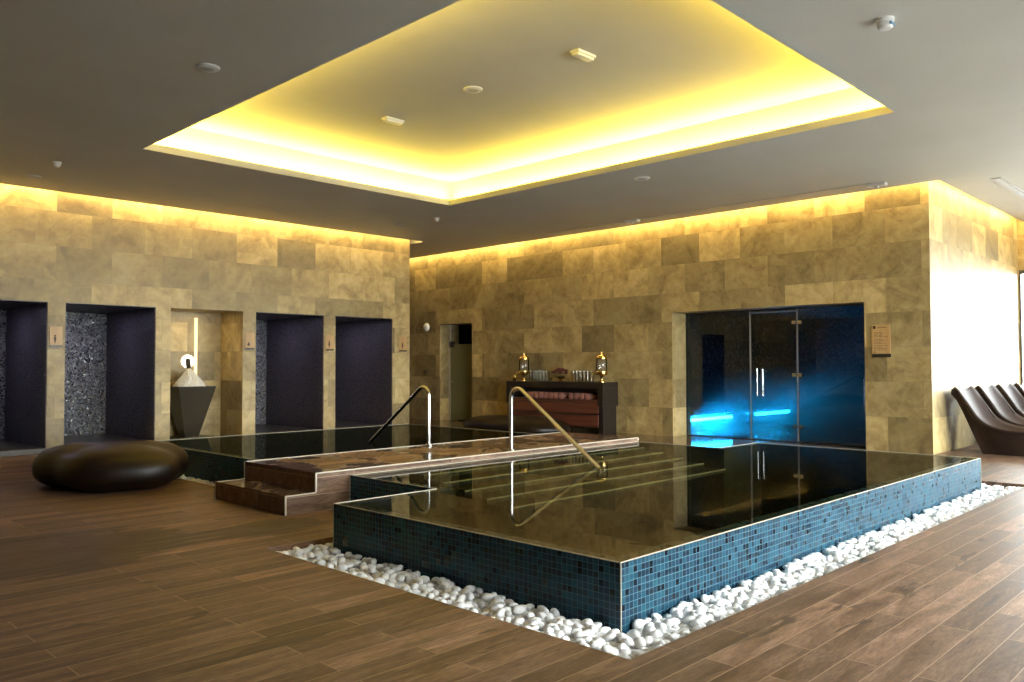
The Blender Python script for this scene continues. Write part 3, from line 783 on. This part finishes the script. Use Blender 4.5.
m = MB(); rings = [[(r*math.cos(2*PI*i/32), y, r*math.sin(2*PI*i/32)) for i in range(32)] for r, y in ((.13, 0), (.13, -.02), (.115, -.03))]
m.loft(rings).build('lit_plate', 'lamp', ds, True)
MB().tube([(-.01, -.03, .02), (-.03, -.09, .02), (-.05, -.15, -.04), (-.06, -.19, -.12)], [.05, .052, .052, .05], 18).build('spout', 'dark', ds, True)
MB().box(7.50, 7.56, YS+.93, YS+.945, .35, 2.5).build('light_strip_slot', M['lamp'] if 0 else simple('lit_slot', (.9, .8, .5), .5, emit=(1, .8, .38), estr=.9))
tag(COL.objects['light_strip_slot'], 'tall thin lit strip in the wall of the ice fountain recess', 'light'); COL.objects['light_strip_slot'].name = 'strip_light'

# ------------------------------------------------------------------ signs
def small_sign(x, z, w, h, label, kind):
    r = thing('wall_sign', (x, YS, z), label, 'sign', 'oak pictogram signs on the pillars')
    MB().box(-w/2, w/2, -.018, 0, 0, h, .003).build('plate', 'oak', r)
    MB().box(-w/2+.01, w/2-.01, -.024, -.0, -.022, .012, .002).build('bar', 'dark', r)
    s_ = MB()
    if kind == 'drop': s_.lathe([(0, 0), (.024, .012), (.03, .03), (.02, .055), (0, .085)], n=16); off = (-.03, .05)
    else:
        s_.ball((0, 0, .125), .018, 2); s_.tube([(0, 0, .015), (0, 0, .06), (0, 0, .105)], [.008, .022, .018], 10); s_.tube([(0, 0, .02), (0, 0, -.01)], .008, 8); off = (-.02, .05)
    for v in s_.bm.verts: v.co = Vector((v.co.x+off[0], -.019+v.co.y*.12, v.co.z+off[1]))
    s_.build('pictogram', 'ink', r, True)
    return r
small_sign(4.612, 1.86, .21, .34, 'small oak sign on the pillar left of the glittering shower recess', 'man')
small_sign(8.236, 1.86, .205, .33, 'small oak sign with round dark mark right of the ice fountain recess', 'drop')
small_sign(10.15, 1.86, .21, .32, 'small oak figure sign on the pillar between the two right shower recesses', 'man')
small_sign(12.2, 1.86, .24, .33, 'small oak figure sign near the right end of the shower wall', 'man')
r = thing('notice_sign', (XW, 5.27, 1.66), 'oak notice board with small print beside the dark glass doors', 'sign')
MB().box(-.02, 0, -.155, .155, 0, .53, .004).build('board', 'oak', r)
MB().box(-.034, 0, -.165, .150, -.035, .025, .003).build('bar', 'dark', r)
tx = MB(); tx.box(-.0235, -.019, .085, .13, .46, .51)
MB.box(tx, -.0225, -.019, .09, .12, .045, .065)
rnd = random.Random(9)
for row, z in enumerate((.485, .40, .375, .35, .325, .28, .255, .23, .205, .17, .145, .12, .095)):
    y = .05 if row == 0 else .11
    end = -.10 if row == 0 else -.12+rnd.uniform(0, .1)
    while y > end:
        w_ = rnd.uniform(.012, .035); tx.box(-.0215, -.019, max(end, y-w_), y, z-(.008 if row else .012), z); y -= w_+.009
tx.build('printed_text', 'ink', r)

# ------------------------------------------------------------------ small fittings on walls and ceiling
def disc(name, x, y, z, rad, label, cat, mat='white', h=.02, grp=None):
    r = thing(name, (x, y, z), label, cat, grp)
    MB().lathe([(rad, 0), (rad, -h*.5), (rad*.92, -h), (rad*.55, -h)], n=28).build('rim', mat, r, True)
    MB().lathe([(rad*.55, -h*.9), (rad*.5, -h*1.3), (0, -h*1.4)], n=24).build('grille', 'greyp', r, True)
    return r
disc('ceiling_speaker', 3.686, 7.851, ZC, .115, 'round white ceiling speaker left of the bright recess', 'speaker')
disc('ceiling_speaker', 3.90, 14.33, ZC, .10, 'faint round speaker in the dark ceiling by the shower wall', 'speaker', 'greyp')
disc('ceiling_speaker', 10.80, 7.59, ZC, .13, 'round speaker in the ceiling between the recess and the console wall', 'speaker', 'white')
disc('ceiling_speaker', 10.77, 13.83, ZC, .10, 'faint round speaker in the ceiling near the end of the shower wall', 'speaker', 'greyp')
disc('ceiling_speaker', 7.084, 7.586, ZT, .125, 'round white speaker in the middle of the glowing raised ceiling', 'speaker', 'white')
def detector(x, y, z, label, s=1, nm='smoke_detector'):
    r = thing(nm, (x, y, z), label, 'detector')
    MB().lathe([(.06*s, 0), (.06*s, -.02*s), (.05*s, -.03*s)], n=24).build('base', 'white', r, True)
    MB().lathe([(.048*s, -.03*s), (.048*s, -.055*s), (.03*s, -.075*s), (0, -.08*s)], n=24).build('head', 'white', r, True)
    return r
detector(3.868, 13.108, ZC, 'small white dome detector on the dark ceiling near the shower wall')
detector(10.79, 12.64, ZC, 'small white detector on the ceiling behind the far corner of the recess')
dm = thing('motion_detector', (7.30, 2.56, ZC), 'white motion sensor with bluish window on the ceiling right of the recess', 'sensor')
MB().lathe([(.075, 0), (.075, -.025), (.07, -.03)], n=28).build('base', 'white', dm, True); MB().lathe([(.062, -.03), (.064, -.075), (.05, -.09), (0, -.093)], n=28).build('head', 'white', dm, True)
MB().box(-.045, .045, -.068, -.05, -.07, -.045, .004).build('lens', simple('blue_lens', (.15, .3, .45), .2), dm)
def emergency(x, y, label):
    r = thing('emergency_light', (x, y, ZT), label, 'emergency light', 'emergency lights in the raised ceiling')
    MB().box(-.16, .16, -.065, .065, -.03, 0, .008).build('housing', 'white', r); MB().box(-.145, .145, -.05, .05, -.062, -.03, .012).build('lens', 'led_white', r, True)
emergency(7.145, 9.338, 'boxy white emergency light on the raised ceiling toward the shower side')
emergency(7.139, 5.812, 'boxy white emergency light on the raised ceiling toward the glass door side')
def slot_fixture(x, y, label):
    r = thing('ceiling_sensor', (x, y, ZC), label, 'sensor')
    MB().box(-.06, .06, -.16, .16, -.05, 0, .01).build('housing', 'white', r); MB().lathe([(.04, -.05), (.035, -.08), (0, -.085)], n=20).build('lens', 'greyp', r, True)
slot_fixture(13.88, 5.05, 'boxy white fitting on the ceiling edge near the outer wall corner')
slot_fixture(13.80, 9.95, 'boxy white fitting on the ceiling edge above the console')
rl = MB(); rl.box(-.007, .007, -2.6, 4.6, -.012, 0, .002)
r = rl.build('ceiling_track', 'greyp'); r.location = (13.78, 7.7, ZC); tag(r, 'thin grey track on the ceiling running along the lit stone wall', 'track')
v = thing('air_diffuser', (16.6, 3.53, ZC), 'long slotted air diffuser in the ceiling above the loungers', 'vent')
MB().box(-1.75, 1.75, -.075, -.06, -.012, 0).box(-1.75, 1.75, .06, .075, -.012, 0).box(-1.75, -1.735, -.06, .06, -.012, 0).box(1.735, 1.75, -.06, .06, -.012, 0).build('frame', 'slot_metal', v)
MB().box(-1.735, 1.735, -.06, .06, -.004, -.001).build('backing', 'dark', v)
for y in (-.03, 0, .03): MB().box(-1.735, 1.735, y-.006, y+.006, -.014, -.004).build('slat', 'slot_metal', v)
w = thing('wall_light', (XW, 17.52, 2.57), 'round white wall fitting high beside the frosted far door', 'wall light')
m = MB(); m.loft([[(x, r_*math.cos(2*PI*i/24), r_*math.sin(2*PI*i/24)) for i in range(24)] for r_, x in ((.11, 0), (.11, -.03), (.09, -.06), (.04, -.075))]); m.build('cover', 'white', w, True)
m = MB(); m.loft([[(x, r_*math.cos(2*PI*i/24), r_*math.sin(2*PI*i/24)) for i in range(24)] for r_, x in ((.125, 0), (.125, -.012), (.11, -.012))]); m.build('rim', 'steel', w, True)
w = thing('wall_hook', (XW, 17.56, 1.32), 'small dark ring fitting on the stone wall left of the frosted door', 'fitting')
m = MB(); m.tube([(-.03, .05*math.cos(2*PI*i/20), .05*math.sin(2*PI*i/20)) for i in range(21)], .012, 8); m.build('ring', 'dark', w, True)
m = MB(); m.tube([(0, 0, .05), (-.03, 0, .05)], .014, 8); m.build('stem', 'dark', w, True)
w = thing('shower_tap', (4.757+.16, YS+2.485, 1.62), 'x', 'shower fitting')
w['label'] = 'dark round shower fitting on the glittering wall left of the ice fountain'
w.location = (5.0, YS+2.488, 1.55)
m = MB(); m.loft([[(r_*math.cos(2*PI*i/24), y, r_*math.sin(2*PI*i/24)) for i in range(24)] for r_, y in ((.07, 0), (.07, -.02), (.05, -.03))]); m.build('plate', 'dark', w, True)
m = MB(); m.tube([(0, -.03, 0), (0, -.09, 0), (.04, -.10, 0)], .014, 10); m.build('lever', 'chrome', w, True)

# ------------------------------------------------------------------ lights
def area(name, loc, rot, sx, sy, e, col):
    a = bpy.data.lights.new(name, 'AREA'); a.shape = 'RECTANGLE'; a.size, a.size_y = sx, sy; a.energy = e; a.color = col
    o = bpy.data.objects.new(name, a); COL.objects.link(o); o.location = loc; o.rotation_euler = rot; return o
WARM = (1.0, .70, .09); SLOT = (1.0, .72, .24)
CE = 50       # W per metre of cove strip
zl = ZC+.115; of = .20
lx, ly = CX1-CX0+2*of, CY1-CY0+2*of; mx, my = (CX0+CX1)/2, (CY0+CY1)/2
area('cove_led_a', (mx, CY0-of, zl), (PI, 0, 0), lx, .05, CE*lx, WARM); area('cove_led_b', (mx, CY1+of, zl), (PI, 0, 0), lx, .05, CE*lx, WARM)
area('cove_led_c', (CX0-of, my, zl), (PI, 0, PI/2), ly, .05, CE*ly, WARM); area('cove_led_d', (CX1+of, my, zl), (PI, 0, PI/2), ly, .05, CE*ly, WARM)
SE = 13
def slot(name, p0, p1, facing, e):
    """thin strip behind the ceiling edge, washing the wall downward"""
    p0, p1 = Vector(p0), Vector(p1); L = (p1-p0).length
    fv = Vector((*facing, -.9)).normalized(); t = (p1-p0).normalized(); z = -fv; y = z.cross(t)
    o = area(name, (p0+p1)/2, (0, 0, 0), L, .05, e*L, SLOT)
    o.matrix_world = Matrix.Translation((p0+p1)/2) @ Matrix((t, y, z)).transposed().to_4x4()
zs_ = ZC+.16; k = GAP-.03
slot('slot_led_shower', (XN+1, YS-k, zs_), (XE+.1, YS-k, zs_), (0, 1), SE)
slot('slot_led_back', (XW-k, YC-.1, zs_), (XW-k, 19.5, zs_), (1, 0), SE)
slot('slot_led_side', (XW-.1, YC-k, zs_), (XEND-.3, YC-k, zs_), (0, 1), SE)
slot('slot_led_end', (XEND-k, -1.5, zs_), (XEND-k, YC-.3, zs_), (1, 0), SE)
for i, (a, b_, d_) in enumerate(OPEN):
    if i == 2: area('recess_downlight', ((a+b_)/2, YS+.45, ZO-.03), (0, 0, 0), .5, .3, 5, (1, .8, .45))
    else: area('shower_downlight', ((a+b_)/2, YS+1.3, ZO-.04), (0, 0, 0), .3, .3, 8, (.72, .66, 1.0))

W_ = bpy.data.worlds.new('sky'); S.world = W_; W_.use_nodes = True
bg = W_.node_tree.nodes['Background']; bg.inputs[0].default_value = (.93, .965, .97, 1); bg.inputs[1].default_value = 32.0

# ------------------------------------------------------------------ camera
yaw, pit, ro, f = .7987, .0299, -.0025, 814.99
fwd = Vector((math.sin(yaw)*math.cos(pit), math.cos(yaw)*math.cos(pit), math.sin(pit)))
up = Vector((-math.sin(yaw)*math.sin(pit), -math.cos(yaw)*math.sin(pit), math.cos(pit))); rt = Vector((math.cos(yaw), -math.sin(yaw), 0))
c_, s_ = math.cos(ro), math.sin(ro)
R_, U_ = rt*c_+up*s_, up*c_-rt*s_
cam = bpy.data.cameras.new('camera'); cam.sensor_width = 36; cam.lens = f/1024*36; cam.clip_start = .05
co = bpy.data.objects.new('camera', cam); COL.objects.link(co)
co.matrix_world = Matrix.Translation((0, 0, H)) @ Matrix((R_, U_, -fwd)).transposed().to_4x4()
S.camera = co
vs = S.view_settings; vs.view_transform = 'Standard'; vs.look = 'None'; vs.gamma = 1; vs.use_curve_mapping = False; vs.exposure = 0.0
cy = S.cycles; cy.use_denoising = True; cy.denoiser = 'OPENIMAGEDENOISE'; cy.max_bounces = 10; cy.diffuse_bounces = 5; cy.glossy_bounces = 5; cy.transparent_max_bounces = 16
cy.sample_clamp_indirect = 6; cy.caustics_reflective = False; cy.caustics_refractive = False
